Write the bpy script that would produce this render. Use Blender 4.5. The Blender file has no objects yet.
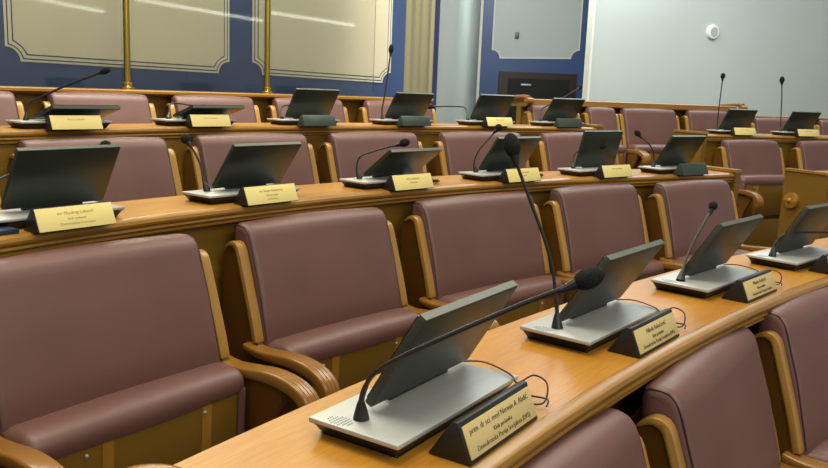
import bpy, bmesh, math, random
from mathutils import Vector, Matrix

# ------------------------------------------------------------------ camera, world, lights, exposure
S = 0.8            # plan units to metres
DH = 0.035          # terminal top plate above the desk top
H = 1.65           # eye height above the lowest floor, plan units
scn = bpy.context.scene
COL = scn.collection

pitch, roll = 0.1743, 0.0392
cp, sp, cr, sr = math.cos(pitch), math.sin(pitch), math.cos(roll), math.sin(roll)
right0, up0, fwd = Vector((1, 0, 0)), Vector((0, sp, cp)), Vector((0, cp, -sp))
cam_right = right0 * cr + up0 * sr
cam_up = up0 * cr - right0 * sr
cd = bpy.data.cameras.new('camera')
cd.sensor_width = 36.0
cd.lens = 823.63 / 828 * 36.0
cd.clip_start = 0.05
cam = bpy.data.objects.new('camera', cd)
COL.objects.link(cam)
m = Matrix.Identity(4)
for i in range(3):
    m[i][0] = cam_right[i]; m[i][1] = cam_up[i]; m[i][2] = -fwd[i]
m[2][3] = H * S
cam.matrix_world = m
scn.camera = cam

world = bpy.data.worlds.new('world')
scn.world = world
world.use_nodes = True
world.node_tree.nodes['Background'].inputs[0].default_value = (0.95, 0.95, 0.90, 1)
world.node_tree.nodes['Background'].inputs[1].default_value = 0.36

def area(name, loc, size, energy, col, rot=(0, 0, 0), spread=180):
    l = bpy.data.lights.new(name, 'AREA')
    l.shape = 'RECTANGLE'; l.size, l.size_y = size
    l.energy = energy; l.color = col; l.spread = math.radians(spread)
    o = bpy.data.objects.new(name, l); COL.objects.link(o)
    o.location = loc; o.rotation_euler = rot
    return o
WARM = (1.0, 0.90, 0.70)
COOL = (0.86, 0.94, 1.0)
area('ceiling_lamp', (-0.5, 1.6, 4.1), (2.6, 1.2), 92, WARM)
area('ceiling_lamp', (-2.2, 4.0, 4.1), (2.2, 1.6), 78, WARM)
area('ceiling_lamp', (1.8, 4.4, 4.1), (2.6, 1.6), 90, WARM)
area('ceiling_lamp', (3.0, 8.2, 4.1), (3.6, 1.6), 110, COOL)
area('ceiling_lamp', (2.4, -1.2, 4.1), (3.0, 2.0), 100, WARM)
area('window_daylight', (3.5, -3.5, 3.2), (6.0, 2.0), 80, (1.0, 0.97, 0.88), (math.radians(72), 0, math.radians(18)))

area('wall_fill', (-0.6, 4.6, 3.7), (2.2, 0.4), 175, (1.0, 0.95, 0.80), (math.radians(58), 0, math.radians(42)))  # fill lights added to brighten the walls, no known fittings there
area('wall_fill', (1.6, 9.6, 3.4), (1.6, 0.5), 60, (0.9, 0.96, 1.0), (math.radians(65), 0, math.radians(2)))  # added fill for the blue back wall
area('wall_fill', (3.9, 7.2, 3.8), (3.0, 0.5), 38, COOL, (math.radians(55), 0, math.radians(-15)))  # added fill for the grey right wall

vs = scn.view_settings
vs.view_transform = 'Standard'; vs.look = 'None'; vs.gamma = 1.0; vs.use_curve_mapping = False
vs.exposure = 0.0

# ------------------------------------------------------------------ materials
def srgb(r, g, b):
    f = lambda v: (v / 255 / 12.92) if v / 255 <= 0.04045 else ((v / 255 + 0.055) / 1.055) ** 2.4
    return (f(r), f(g), f(b), 1)

def base_mat(name, col, rough=0.5, metal=0.0, spec=0.5, coat=0.0):
    mt = bpy.data.materials.new(name); mt.use_nodes = True
    b = mt.node_tree.nodes['Principled BSDF']
    b.inputs['Base Color'].default_value = col
    b.inputs['Roughness'].default_value = rough
    b.inputs['Metallic'].default_value = metal
    b.inputs['Specular IOR Level'].default_value = spec
    b.inputs['Coat Weight'].default_value = coat
    return mt, mt.node_tree, b

def noisy(name, c1, c2, scale=(8, 8, 8), rough=0.5, metal=0.0, spec=0.5, coat=0.0, bump=0.0, bscale=200, coord='Object', detail=4):
    mt, nt, b = base_mat(name, c1, rough, metal, spec, coat)
    n = nt.nodes; L = nt.links
    tc = n.new('ShaderNodeTexCoord'); mp = n.new('ShaderNodeMapping')
    mp.inputs['Scale'].default_value = scale
    L.new(tc.outputs[coord], mp.inputs['Vector'])
    no = n.new('ShaderNodeTexNoise'); no.inputs['Scale'].default_value = 1.0; no.inputs['Detail'].default_value = detail
    L.new(mp.outputs[0], no.inputs['Vector'])
    rp = n.new('ShaderNodeValToRGB')
    rp.color_ramp.elements[0].position = 0.32; rp.color_ramp.elements[0].color = c1
    rp.color_ramp.elements[1].position = 0.68; rp.color_ramp.elements[1].color = c2
    L.new(no.outputs['Fac'], rp.inputs[0]); L.new(rp.outputs[0], b.inputs['Base Color'])
    if bump:
        n2 = n.new('ShaderNodeTexNoise'); n2.inputs['Scale'].default_value = bscale; n2.inputs['Detail'].default_value = 2
        L.new(tc.outputs['Object'], n2.inputs['Vector'])
        bp = n.new('ShaderNodeBump'); bp.inputs['Strength'].default_value = bump; bp.inputs['Distance'].default_value = 0.002
        L.new(n2.outputs['Fac'], bp.inputs['Height']); L.new(bp.outputs[0], b.inputs['Normal'])
    return mt

def wood(name, c1, c2, c3, rough=0.34, coat=0.25, su=2.2, sv=26):
    """veneer: long grain along U with fine pores"""
    mt, nt, b = base_mat(name, c1, rough, 0, 0.45, coat)
    b.inputs['Coat Roughness'].default_value = 0.22
    n = nt.nodes; L = nt.links
    tc = n.new('ShaderNodeTexCoord'); mp = n.new('ShaderNodeMapping'); mp.inputs['Scale'].default_value = (su, sv, 1)
    oi = n.new('ShaderNodeObjectInfo'); L.new(tc.outputs['UV'], mp.inputs['Vector'])
    cb = n.new('ShaderNodeCombineXYZ'); ml = n.new('ShaderNodeMath'); ml.operation = 'MULTIPLY'; ml.inputs[1].default_value = 37.0
    L.new(oi.outputs['Random'], ml.inputs[0]); L.new(ml.outputs[0], cb.inputs[0]); L.new(ml.outputs[0], cb.inputs[1]); L.new(cb.outputs[0], mp.inputs['Location'])
    n1 = n.new('ShaderNodeTexNoise'); n1.inputs['Scale'].default_value = 1; n1.inputs['Detail'].default_value = 5; n1.inputs['Distortion'].default_value = 0.6
    L.new(mp.outputs[0], n1.inputs['Vector'])
    rp = n.new('ShaderNodeValToRGB'); e = rp.color_ramp.elements
    e[0].position = 0.25; e[0].color = c1; e[1].position = 0.75; e[1].color = c3
    k = e.new(0.5); k.color = c2
    L.new(n1.outputs['Fac'], rp.inputs[0])
    mp2 = n.new('ShaderNodeMapping'); mp2.inputs['Scale'].default_value = (14, 260, 1); L.new(tc.outputs['UV'], mp2.inputs['Vector'])
    n2 = n.new('ShaderNodeTexNoise'); n2.inputs['Scale'].default_value = 1; n2.inputs['Detail'].default_value = 2; L.new(mp2.outputs[0], n2.inputs['Vector'])
    r2 = n.new('ShaderNodeMapRange'); r2.inputs['From Min'].default_value = 0.35; r2.inputs['From Max'].default_value = 0.65
    r2.inputs['To Min'].default_value = 0.86; r2.inputs['To Max'].default_value = 1.05
    L.new(n2.outputs['Fac'], r2.inputs['Value'])
    mx = n.new('ShaderNodeMix'); mx.data_type = 'RGBA'; mx.blend_type = 'MULTIPLY'; mx.inputs[0].default_value = 1
    L.new(rp.outputs[0], mx.inputs[6]); L.new(r2.outputs[0], mx.inputs[7]); L.new(mx.outputs[2], b.inputs['Base Color'])
    return mt

M = {}
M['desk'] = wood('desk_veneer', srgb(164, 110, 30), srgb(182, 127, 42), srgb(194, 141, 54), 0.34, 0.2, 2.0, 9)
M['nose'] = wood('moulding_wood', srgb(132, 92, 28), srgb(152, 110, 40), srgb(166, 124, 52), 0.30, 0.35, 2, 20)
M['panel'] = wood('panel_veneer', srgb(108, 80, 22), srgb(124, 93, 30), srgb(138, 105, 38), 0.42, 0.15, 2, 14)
M['frame'] = wood('bentwood', srgb(146, 106, 44), srgb(164, 124, 58), srgb(178, 140, 72), 0.32, 0.3, 3, 30)
M['veneer'] = wood('dark_veneer', srgb(88, 54, 16), srgb(102, 66, 20), srgb(114, 76, 28), 0.40, 0.2, 2, 12)
M['arm'] = wood('arm_wood', srgb(124, 82, 30), srgb(144, 100, 42), srgb(162, 119, 58), 0.26, 0.4, 3, 24)
M['leather'] = noisy('mauve_leather', srgb(102, 71, 66), srgb(109, 77, 71), (5, 5, 5), 0.40, 0, 0.5, 0.0, 0.2, 900)
M['seam'] = noisy('dark_piping', srgb(52, 30, 32), srgb(60, 36, 38), (30, 30, 30), 0.5)
M['silver'] = noisy('brushed_aluminium', srgb(178, 182, 180), srgb(186, 190, 188), (3, 60, 3), 0.42, 0.35, 0.5, 0, 0.0, 400)
M['steel'] = noisy('grey_metal', srgb(62, 66, 58), srgb(68, 72, 64), (14, 2, 2), 0.45, 0.35)
M['steel_dim'] = noisy('grey_metal_dim', srgb(38, 46, 38), srgb(44, 52, 44), (14, 2, 2), 0.36, 0.2)  # near screens' metal again, its dimmer reflections in the farther rows put into colour
M['edge'] = noisy('screen_edge', srgb(84, 90, 80), srgb(92, 98, 88), (10, 10, 10), 0.4, 0.4)
M['black'] = noisy('black_plastic', srgb(20, 21, 20), srgb(26, 27, 26), (20, 20, 20), 0.42)
M['foam'] = noisy('black_foam', srgb(20, 22, 22), srgb(34, 36, 36), (300, 300, 300), 0.9, 0, 0.2, 0, 0.6, 500)
M['glassface'] = noisy('display_glass', srgb(8, 9, 10), srgb(12, 13, 14), (4, 4, 4), 0.08)
M['gold'] = noisy('gold_plate', srgb(206, 186, 128), srgb(216, 196, 138), (4, 60, 4), 0.42, 0.15)
M['paper'] = noisy('yellow_plate', srgb(222, 206, 132), srgb(230, 214, 142), (4, 20, 4), 0.45)
M['dullplate'] = noisy('dark_plate', srgb(52, 64, 56), srgb(60, 72, 64), (4, 20, 4), 0.4, 0.2)
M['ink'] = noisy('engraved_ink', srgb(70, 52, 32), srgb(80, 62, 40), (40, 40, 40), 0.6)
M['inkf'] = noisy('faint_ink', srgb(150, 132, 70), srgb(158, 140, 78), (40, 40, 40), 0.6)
M['brass'] = noisy('brass', srgb(150, 130, 56), srgb(168, 148, 70), (8, 8, 2), 0.25, 0.9)
M['blue'] = noisy('blue_paint', srgb(58, 80, 126), srgb(64, 86, 133), (2, 2, 2), 0.40)
M['beige'] = noisy('beige_panel_paint', srgb(220, 216, 192), srgb(226, 222, 198), (1, 1, 1), 0.45)
M['greypanel'] = noisy('grey_panel_paint', srgb(190, 196, 190), srgb(196, 202, 196), (1, 1, 1), 0.5)
M['white'] = noisy('white_trim', srgb(222, 222, 206), srgb(228, 228, 214), (5, 5, 5), 0.5)
M['darkline'] = noisy('dark_line', srgb(58, 62, 66), srgb(64, 68, 72), (5, 5, 5), 0.5)
M['grey'] = noisy('grey_wall_paint', srgb(182, 190, 182), srgb(188, 196, 188), (1.2, 1.2, 1.2), 0.6)
M['pillar'] = noisy('cream_fluted_wood', srgb(136, 132, 104), srgb(154, 149, 120), (14, 14, 0.6), 0.5)
M['navy'] = noisy('navy_strip', srgb(34, 44, 92), srgb(40, 50, 98), (2, 2, 2), 0.5)
M['doorwood'] = noisy('dark_brown_wood', srgb(46, 28, 20), srgb(56, 34, 26), (3, 3, 20), 0.4)
M['dooropen'] = noisy('opening_shade_black', srgb(14, 12, 10), srgb(18, 15, 13), (3, 3, 20), 0.7)  # colour of the sheet that stands for the unlit door opening
M['carpet'] = noisy('carpet', srgb(70, 48, 40), srgb(86, 60, 50), (60, 60, 60), 0.95)
M['folder'] = noisy('navy_folder', srgb(34, 44, 66), srgb(40, 50, 74), (10, 10, 10), 0.4)
M['cablecoat'] = noisy('black_cable', srgb(22, 20, 20), srgb(28, 26, 26), (10, 10, 10), 0.5)
gm, gnt, gb = base_mat('clear_glass', (1, 1, 1, 1), 0.03)
gn = gnt.nodes; tr = gn.new('ShaderNodeBsdfTransparent'); tr.inputs[0].default_value = (0.97, 0.98, 0.96, 1)
gl = gn.new('ShaderNodeBsdfGlossy'); gl.inputs['Roughness'].default_value = 0.03
fr = gn.new('ShaderNodeFresnel'); fr.inputs[0].default_value = 1.45
mx = gn.new('ShaderNodeMixShader')
gnt.links.new(fr.outputs[0], mx.inputs[0]); gnt.links.new(tr.outputs[0], mx.inputs[1]); gnt.links.new(gl.outputs[0], mx.inputs[2])
gnt.links.new(mx.outputs[0], gn['Material Output'].inputs['Surface'])
M['glass'] = gm

# ------------------------------------------------------------------ plan: concentric rows
CX, CY = 7.921, -3.969
RAD = {1: 9.5988, 2: 11.1558, 3: 12.5923, 4: 12.6828, 5: 14.1, 6: 11.1558}
ZD = {1: -0.5605, 2: -0.4073, 3: -0.2143, 4: -0.2622, 5: -0.085, 6: -0.457}
NOSE = {1: -0.235, 2: -0.18, 3: -0.155, 4: -0.17, 6: -0.18}
def bump(r, t):
    if r == 2: return max(-0.09, 0.045 - 3.15 * (t + 0.82) ** 2)
    if r == 3: return max(-0.09, 0.1 - 4.5 * (t + 0.70) ** 2)
    return 0.0
def W(r, off, t, z):
    R = RAD[r] + bump(r, t) + off
    return Vector(((CX + R * math.sin(t)) * S, (CY + R * math.cos(t)) * S, (z + H) * S))
FL = {0: -1.65, 1: -1.50, 2: -1.347, 3: -1.154}

# ------------------------------------------------------------------ mesh helpers
def uvmap(bm, ax=None):
    uv = bm.loops.layers.uv.verify()
    if not bm.verts: return
    lo = [min(v.co[i] for v in bm.verts) for i in range(3)]; hi = [max(v.co[i] for v in bm.verts) for i in range(3)]
    d = [hi[i] - lo[i] for i in range(3)]
    la = d.index(max(d)) if ax is None else ax
    for f in bm.faces:
        if f.tag: continue
        n = [abs(c) for c in f.normal]; k = n.index(max(n))
        if k == la: a, b_ = [i for i in range(3) if i != k]
        else:
            a = la; b_ = [i for i in range(3) if i not in (k, la)][0]
        for l in f.loops: l[uv].uv = (l.vert.co[a], l.vert.co[b_])

def build(name, bm, mat, parent=None, loc=(0, 0, 0), angle=35, scale=True, origin=None, ax=None):
    if scale: bmesh.ops.scale(bm, vec=(S, S, S), verts=bm.verts)
    if origin is not None: bmesh.ops.translate(bm, vec=-Vector(origin), verts=bm.verts)
    bmesh.ops.recalc_face_normals(bm, faces=bm.faces)
    bm.normal_update(); uvmap(bm, ax)
    me = bpy.data.meshes.new(name); bm.to_mesh(me); bm.free()
    me.materials.append(mat)
    for p in me.polygons: p.use_smooth = True
    try: me.set_sharp_from_angle(angle=math.radians(angle))
    except Exception: pass
    o = bpy.data.objects.new(name, me); COL.objects.link(o)
    o.parent = parent
    o.location = origin if (origin is not None and parent is None) else loc
    return o
def thing(name, label, cat, loc, rotz=0, group=None):
    o = bpy.data.objects.new(name, None); COL.objects.link(o)
    o.empty_display_size = 0.1
    o.location = loc; o.rotation_euler = (0, 0, rotz)
    o['label'] = label; o['category'] = cat
    if group: o['group'] = group
    return o
def tag(o, label, cat, group=None):
    o['label'] = label; o['category'] = cat
    if group: o['group'] = group
def structure(name, bm, mat, parent=None, **k):
    o = build(name, bm, mat, parent, **k); o['kind'] = 'structure'; return o

def join(bm, b2):
    me = bpy.data.meshes.new('tmp'); b2.to_mesh(me); b2.free(); bm.from_mesh(me); bpy.data.meshes.remove(me)
def bevel(b, w, seg=2, ang=30):
    b.normal_update()
    es = [e for e in b.edges if len(e.link_faces) == 2 and e.calc_face_angle(0) > math.radians(ang)]
    if es and w > 0: bmesh.ops.bevel(b, geom=es, offset=w, segments=seg, profile=0.5, affect='EDGES', clamp_overlap=True)
def box(bm, x0, x1, y0, y1, z0, z1, bv=0.0, mat=None, seg=2):
    b = bmesh.new(); bmesh.ops.create_cube(b, size=1)
    for v in b.verts:
        v.co = Vector(((x0 + x1) / 2 + v.co.x * (x1 - x0), (y0 + y1) / 2 + v.co.y * (y1 - y0), (z0 + z1) / 2 + v.co.z * (z1 - z0)))
    if bv: bevel(b, bv, seg)
    if mat is not None: bmesh.ops.transform(b, matrix=mat, verts=b.verts)
    join(bm, b)
def prism(bm, poly, x0, x1, bv=0.0, mat=None, seg=2, ang=30):
    """polygon in (y, z) pushed along x"""
    b = bmesh.new()
    A = [b.verts.new((x0, p[0], p[1])) for p in poly]; B = [b.verts.new((x1, p[0], p[1])) for p in poly]
    n = len(poly); b.faces.new(A); b.faces.new(B[::-1])
    for i in range(n): b.faces.new((A[i], B[i], B[(i + 1) % n], A[(i + 1) % n]))
    bmesh.ops.recalc_face_normals(b, faces=b.faces)
    if bv: bevel(b, bv, seg, ang)
    if mat is not None: bmesh.ops.transform(b, matrix=mat, verts=b.verts)
    join(bm, b)
def smooth_path(pts, n=6):
    pts = [Vector(p) for p in pts]; out = []
    for i in range(len(pts) - 1):
        p0 = pts[max(i - 1, 0)]; p1 = pts[i]; p2 = pts[i + 1]; p3 = pts[min(i + 2, len(pts) - 1)]
        for k in range(n):
            t = k / n
            out.append(0.5 * ((2 * p1) + (p2 - p0) * t + (2 * p0 - 5 * p1 + 4 * p2 - p3) * t * t + (3 * p1 - p0 - 3 * p2 + p3) * t ** 3))
    out.append(pts[-1]); return out
def tube(bm, pts, r, seg=10, caps=True):
    pts = [Vector(p) for p in pts]; n = len(pts)
    rs = r if isinstance(r, (list, tuple)) else [r] * n
    rings = []; prev = None
    for i, p in enumerate(pts):
        d = (pts[min(i + 1, n - 1)] - pts[max(i - 1, 0)]).normalized()
        if prev is None:
            a = Vector((0, 0, 1)) if abs(d.z) < 0.9 else Vector((1, 0, 0)); u = d.cross(a).normalized()
        else:
            u = (prev - d * prev.dot(d)).normalized()
        prev = u; v = d.cross(u)
        rings.append([bm.verts.new(p + (u * math.cos(2 * math.pi * k / seg) + v * math.sin(2 * math.pi * k / seg)) * rs[i]) for k in range(seg)])
    for a, b in zip(rings, rings[1:]):
        for k in range(seg): bm.faces.new((a[k], a[(k + 1) % seg], b[(k + 1) % seg], b[k]))
    if caps: bm.faces.new(rings[0]); bm.faces.new(rings[-1][::-1])
def ribbon(path, th):
    """outline of a bent strip of thickness th around a (y, z) path"""
    P = [Vector((p[0], p[1])) for p in path]; a = []; b = []
    for i, p in enumerate(P):
        d = (P[min(i + 1, len(P) - 1)] - P[max(i - 1, 0)]).normalized(); n = Vector((-d.y, d.x))
        h = (th[i] if isinstance(th, (list, tuple)) else th) / 2
        a.append(p + n * h); b.append(p - n * h)
    return [tuple(v) for v in a] + [tuple(v) for v in b[::-1]]
def pillow(bm, prof, w, r, n=5, puff=0.0):
    """cushion: closed (y, z) profile run along x with rounded ends and a slight crown"""
    P = [Vector(p) for p in prof]; m_ = len(P)
    area_ = sum(P[i].x * P[(i + 1) % m_].y - P[(i + 1) % m_].x * P[i].y for i in range(m_))
    sg = 1 if area_ > 0 else -1
    N = []
    for i in range(m_):
        d = (P[(i + 1) % m_] - P[i - 1]).normalized(); N.append(Vector((-d.y, d.x)) * sg)
    xs = [(-w / 2 + r * (1 - math.cos(k * math.pi / 2 / n)), r * (1 - math.sin(k * math.pi / 2 / n))) for k in range(n + 1)]
    inner = [(-w / 2 + r + (w - 2 * r) * k / 8, -puff * math.sin(math.pi * k / 8)) for k in range(1, 8)]
    st = xs + inner + [(-a, b) for a, b in xs[::-1]]
    rings = [[bm.verts.new((x, P[i].x + N[i].x * ins, P[i].y + N[i].y * ins)) for i in range(m_)] for x, ins in st]
    for a, b in zip(rings, rings[1:]):
        for k in range(m_): bm.faces.new((a[k], a[(k + 1) % m_], b[(k + 1) % m_], b[k]))
    bm.faces.new(rings[0]); bm.faces.new(rings[-1][::-1])
def sweep(bm, prof, r, t0, t1, n=40, zbase=0.0, followbump=True):
    """closed (offset, z) profile swept along the arc of a row, already in metres"""
    uv = bm.loops.layers.uv.verify()
    rings = []; m_ = len(prof)
    cum = [0]
    for i in range(m_):
        a, b = prof[i], prof[(i + 1) % m_]; cum.append(cum[-1] + math.hypot(a[0] - b[0], a[1] - b[1]))
    for k in range(n + 1):
        t = t0 + (t1 - t0) * k / n
        rings.append([bm.verts.new(W(r, p[0], t, zbase + p[1])) for p in prof])
    for k in range(n):
        s0, s1 = [(t0 + (t1 - t0) * q / n) * RAD[r] * S for q in (k, k + 1)]
        for i in range(m_):
            j = (i + 1) % m_
            f = bm.faces.new((rings[k][i], rings[k][j], rings[k + 1][j], rings[k + 1][i])); f.tag = True
            for l, c in zip(f.loops, ((s0, cum[i] * S), (s0, cum[i + 1] * S), (s1, cum[i + 1] * S), (s1, cum[i] * S))): l[uv].uv = c
    bm.faces.new(rings[0]); bm.faces.new(rings[-1][::-1])
def ball(bm, c, rx, ry, rz, axis=None, u=16, v=10):
    b = bmesh.new(); bmesh.ops.create_uvsphere(b, u_segments=u, v_segments=v, radius=1)
    bmesh.ops.scale(b, vec=(rx, ry, rz), verts=b.verts)
    if axis is not None: bmesh.ops.transform(b, matrix=Vector((0, 0, 1)).rotation_difference(Vector(axis)).to_matrix().to_4x4(), verts=b.verts)
    bmesh.ops.translate(b, vec=Vector(c), verts=b.verts); join(bm, b)
def text_part(name, body, size, mat, parent, loc, rot, align='CENTER'):
    cu = bpy.data.curves.new(name, 'FONT'); cu.body = body; cu.size = size; cu.align_x = align; cu.align_y = 'CENTER'
    cu.extrude = 0.0003; cu.offset = -0.00022; cu.resolution_u = 2
    tmp = bpy.data.objects.new('tmp', cu); COL.objects.link(tmp)
    bpy.context.view_layer.update()
    me = bpy.data.meshes.new_from_object(tmp); bpy.data.objects.remove(tmp); bpy.data.curves.remove(cu)
    me.name = name; me.materials.clear(); me.materials.append(mat)
    o = bpy.data.objects.new(name, me); COL.objects.link(o); o.parent = parent; o.location = loc; o.rotation_euler = rot
    return o

# ------------------------------------------------------------------ setting: floor tiers and walls
def cyl_floor(name, r, o0, o1, zf, z0):
    b = bmesh.new(); sweep(b, [(o0, z0), (o0, zf), (o1, zf), (o1, z0)], r, -1.35, 0.25, 60); return structure(name, b, M['carpet'])
b = bmesh.new(); box(b, -6, 9, -4, 17, -1.95, -1.75, 0); bmesh.ops.translate(b, vec=(0, 0, H), verts=b.verts)
structure('floor', b, M['carpet'])
def ring_floor(name, ra, rb, zf):
    bm = bmesh.new(); n = 60; pr = [(ra, -1.75), (ra, zf), (rb, zf), (rb, -1.75)]; rings = []
    for k in range(n + 1):
        t = -1.3 + 1.5 * k / n
        rings.append([bm.verts.new(((CX + R_ * math.sin(t)) * S, (CY + R_ * math.cos(t)) * S, (z + H) * S)) for R_, z in pr])
    for k in range(n):
        for i in range(4): bm.faces.new((rings[k][i], rings[k][(i + 1) % 4], rings[k + 1][(i + 1) % 4], rings[k + 1][i]))
    bm.faces.new(rings[0]); bm.faces.new(rings[-1][::-1])
    structure(name, bm, M['carpet'], scale=False)
ring_floor('floor_lowest_tier', 7.6, 9.50, FL[0])
ring_floor('floor_second_tier', 9.50, 11.02, FL[1])
ring_floor('floor_third_tier', 11.02, 12.46, FL[2])
ring_floor('floor_top_tier', 12.46, 14.10, FL[3])

def wall_frame(A, B):
    A = Vector(A); B = Vector(B); d = (B - A).normalized(); nrm = Vector((d.y, -d.x))   # towards the room
    return A, d, nrm
def wall_slab(name, A, B, u0, u1, z0, z1, mat, front=0.0, back=-0.12, kind=True):
    A, d, n = wall_frame(A, B); b = bmesh.new()
    vs_ = []
    for f in (front, back):
        for (u, z) in ((u0, z0), (u1, z0), (u1, z1), (u0, z1)):
            p = A + d * u + n * f; vs_.append(b.verts.new((p.x, p.y, z + H)))
    F, K = vs_[:4], vs_[4:]
    b.faces.new(F); b.faces.new(K[::-1])
    for i in range(4): b.faces.new((F[i], K[i], K[(i + 1) % 4], F[(i + 1) % 4]))
    return structure(name, b, mat)
def poly_slab(name, A, B, poly, mat, front, back, parent=None):
    A, d, n = wall_frame(A, B); b = bmesh.new()
    F = []; K = []
    for (u, z) in poly:
        p = A + d * u + n * front; q = A + d * u + n * back
        F.append(b.verts.new((p.x, p.y, z + H))); K.append(b.verts.new((q.x, q.y, z + H)))
    b.faces.new(F); b.faces.new(K[::-1]); m_ = len(poly)
    for i in range(m_): b.faces.new((F[i], K[i], K[(i + 1) % m_], F[(i + 1) % m_]))
    return structure(name, b, mat, parent)
def notched(u0, u1, z0, z1, slope, r, ins):
    """rectangle with scooped corners, inset by ins"""
    pts = []; rr = r + ins
    a0, a1, c0, c1 = u0 + ins, u1 - ins, z0 + ins, z1 - ins
    for (cx, cz, s) in ((u0, z0, 0), (u1, z0, 1), (u1, z1, 2), (u0, z1, 3)):
        ph = {0: (90, 0), 1: (180, 90), 2: (270, 180), 3: (0, -90)}[s]
        for k in range(7):
            a = math.radians(ph[0] + (ph[1] - ph[0]) * k / 6)
            x = cx + rr * math.cos(a); z = cz + rr * math.sin(a)
            x = min(max(x, a0), a1); z = min(max(z, c0), c1)
            pts.append((x, z + slope * (x - u0)))
    return pts
def panelled(n0, A, B, u0, u1, z0, z1, slope, r, mat, lines=True, thick=1.0):
    lay = [(M['white'], 0.0, 0.008), (M['darkline'], 0.016 * thick, 0.010), (M['white'], 0.024 * thick, 0.012)]
    if lines: lay += [(M['darkline'], 0.046 * thick, 0.014), (mat, 0.054 * thick, 0.016)]
    else: lay = [(M['white'], 0.0, 0.008), (mat, 0.03 * thick, 0.012)]
    root = None
    for i, (mt, ins, fr_) in enumerate(lay):
        o = poly_slab('trim_%d' % n0 if i == 0 else ('wall_panel_field' if i == len(lay) - 1 else 'panel_line'), A, B, notched(u0, u1, z0, z1, slope, r, ins), mt, fr_, -0.002)
        if root is None: root = o
        else: o.parent = root
TOP = 3.4
LA, LB = (-2.9943, 5.9516), (-0.1541, 8.3742)
wall_slab('wall_left', LA, LB, -3.2, 3.72, -1.75, TOP, M['blue'])
panelled(1, LA, LB, 0.045, 1.80, 0.087, 2.9, -0.013, 0.10, M['beige'])
panelled(2, LA, LB, 2.02, 3.545, 0.072, 2.9, -0.018, 0.10, M['beige'])
panelled(3, LA, LB, -1.95, -0.17, 0.110, 2.9, -0.013, 0.10, M['beige'])
# fluted pillar and the passage behind it
PA, PB = (-0.177, 8.375), (0.171, 8.888)
wall_slab('wall_pillar', PA, PB, 0.0, 0.62, -1.75, TOP, M['pillar'], 0.0, -0.25)
for k, (u, w_) in enumerate(((0.03, 0.12), (0.19, 0.10), (0.33, 0.12), (0.48, 0.06))):
    A_, d_, n_ = wall_frame(PA, PB); b = bmesh.new()
    poly = [(A_ + d_ * (u + w_ * q) + n_ * (0.02 * math.sin(math.pi * q))) for q in [i / 6 for i in range(7)]]
    F = [b.verts.new((p.x, p.y, -1.75 + H)) for p in poly]; G = [b.verts.new((p.x, p.y, TOP + H)) for p in poly]
    for i in range(6): b.faces.new((F[i], F[i + 1], G[i + 1], G[i]))
    b.faces.new(F + []); b.faces.new(G[::-1])
    structure('trim_%d' % (10 + k), b, M['pillar'])
wall_slab('trim_20', PA, PB, 0.54, 0.63, -1.75, TOP, M['navy'], 0.006, -0.25)
wall_slab('wall_passage', (0.171, 8.888), (1.11, 16.352), 0.02, 7.52, -1.75, TOP, M['grey'])
BA, BB = (1.11, 16.352), (3.284, 16.367)
wall_slab('wall_back', BA, BB, -0.4, 2.6, -1.95, TOP, M['blue'])
wall_slab('trim_21', BA, BB, 0.0, 0.05, -1.75, TOP, M['white'], 0.03, 0)
panelled(4, BA, BB, 0.255, 1.96, 0.64, 2.9, 0.03, 0.16, M['greypanel'], lines=False)
d_ = wall_slab('door_1', BA, BB, 0.42, 1.935, -1.75, 0.40, M['doorwood'], 0.05, 0)
q = wall_slab('opening_shade', BA, BB, 0.60, 1.80, -1.75, 0.28, M['dooropen'], 0.06, 0); q.parent = d_  # dark sheet painted in for the shade inside the door opening
b = bmesh.new(); box(b, 0, 0.2, -0.03, 0, 0, 0.04, 0.01)
q = build('door_closer', b, M['silver'], None); q.location = ((BA[0] + 0.85) * S, (BA[1] - 0.06) * S, (0.14 + H) * S); q.parent = d_
b = bmesh.new(); box(b, 0, 0.075, -0.03, 0, 0, 0.12, 0.01)
q = build('wall_switch', b, M['edge'], None); q.location = ((BA[0] + 0.69) * S, (BA[1] - 0.016) * S, (1.03 + H) * S)
tag(q, 'small grey box fixed on the grey wall panel above the dark door', 'wall switch')
RA, RB = (2.463, 12.275), (6.669, 13.836)
wall_slab('wall_right', RA, RB, 0.0, 8.0, -1.75, TOP, M['grey'])
wall_slab('trim_22', RA, RB, -0.015, 0.020, -1.75, TOP, M['white'], 0.02, -0.12)
wall_slab('wall_return', (3.284, 16.367), (2.463, 12.275), 0, 4.1, -1.75, TOP, M['grey'], 0.0, -0.1)
# wall loudspeaker
A_, d_, n_ = wall_frame(RA, RB)
p = A_ + d_ * 2.116 + n_ * 0.0
sp_ = thing('wall_speaker', 'round white loudspeaker on the upper part of the grey wall', 'loudspeaker', (p.x * S, p.y * S, (1.035 + H) * S), math.atan2(d_.y, d_.x))
b = bmesh.new(); tube(b, [(0, 0, 0), (0, -0.03, 0), (0, -0.045, 0), (0, -0.05, 0)], [0.11, 0.11, 0.10, 0.075], 32); build('speaker_rim', b, M['white'], sp_)
b = bmesh.new(); tube(b, [(0, -0.045, 0), (0, -0.056, 0)], [0.075, 0.070], 28); build('speaker_grille', b, M['greypanel'], sp_)
b = bmesh.new()
for rr, cnt in ((0.0, 1), (0.02, 6), (0.04, 12), (0.058, 18)):
    for k in range(cnt):
        a = 2 * math.pi * k / cnt; box(b, rr * math.cos(a) - 0.004, rr * math.cos(a) + 0.004, -0.058, -0.054, rr * math.sin(a) - 0.004, rr * math.sin(a) + 0.004)
build('grille_holes', b, M['darkline'], sp_)

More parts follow.
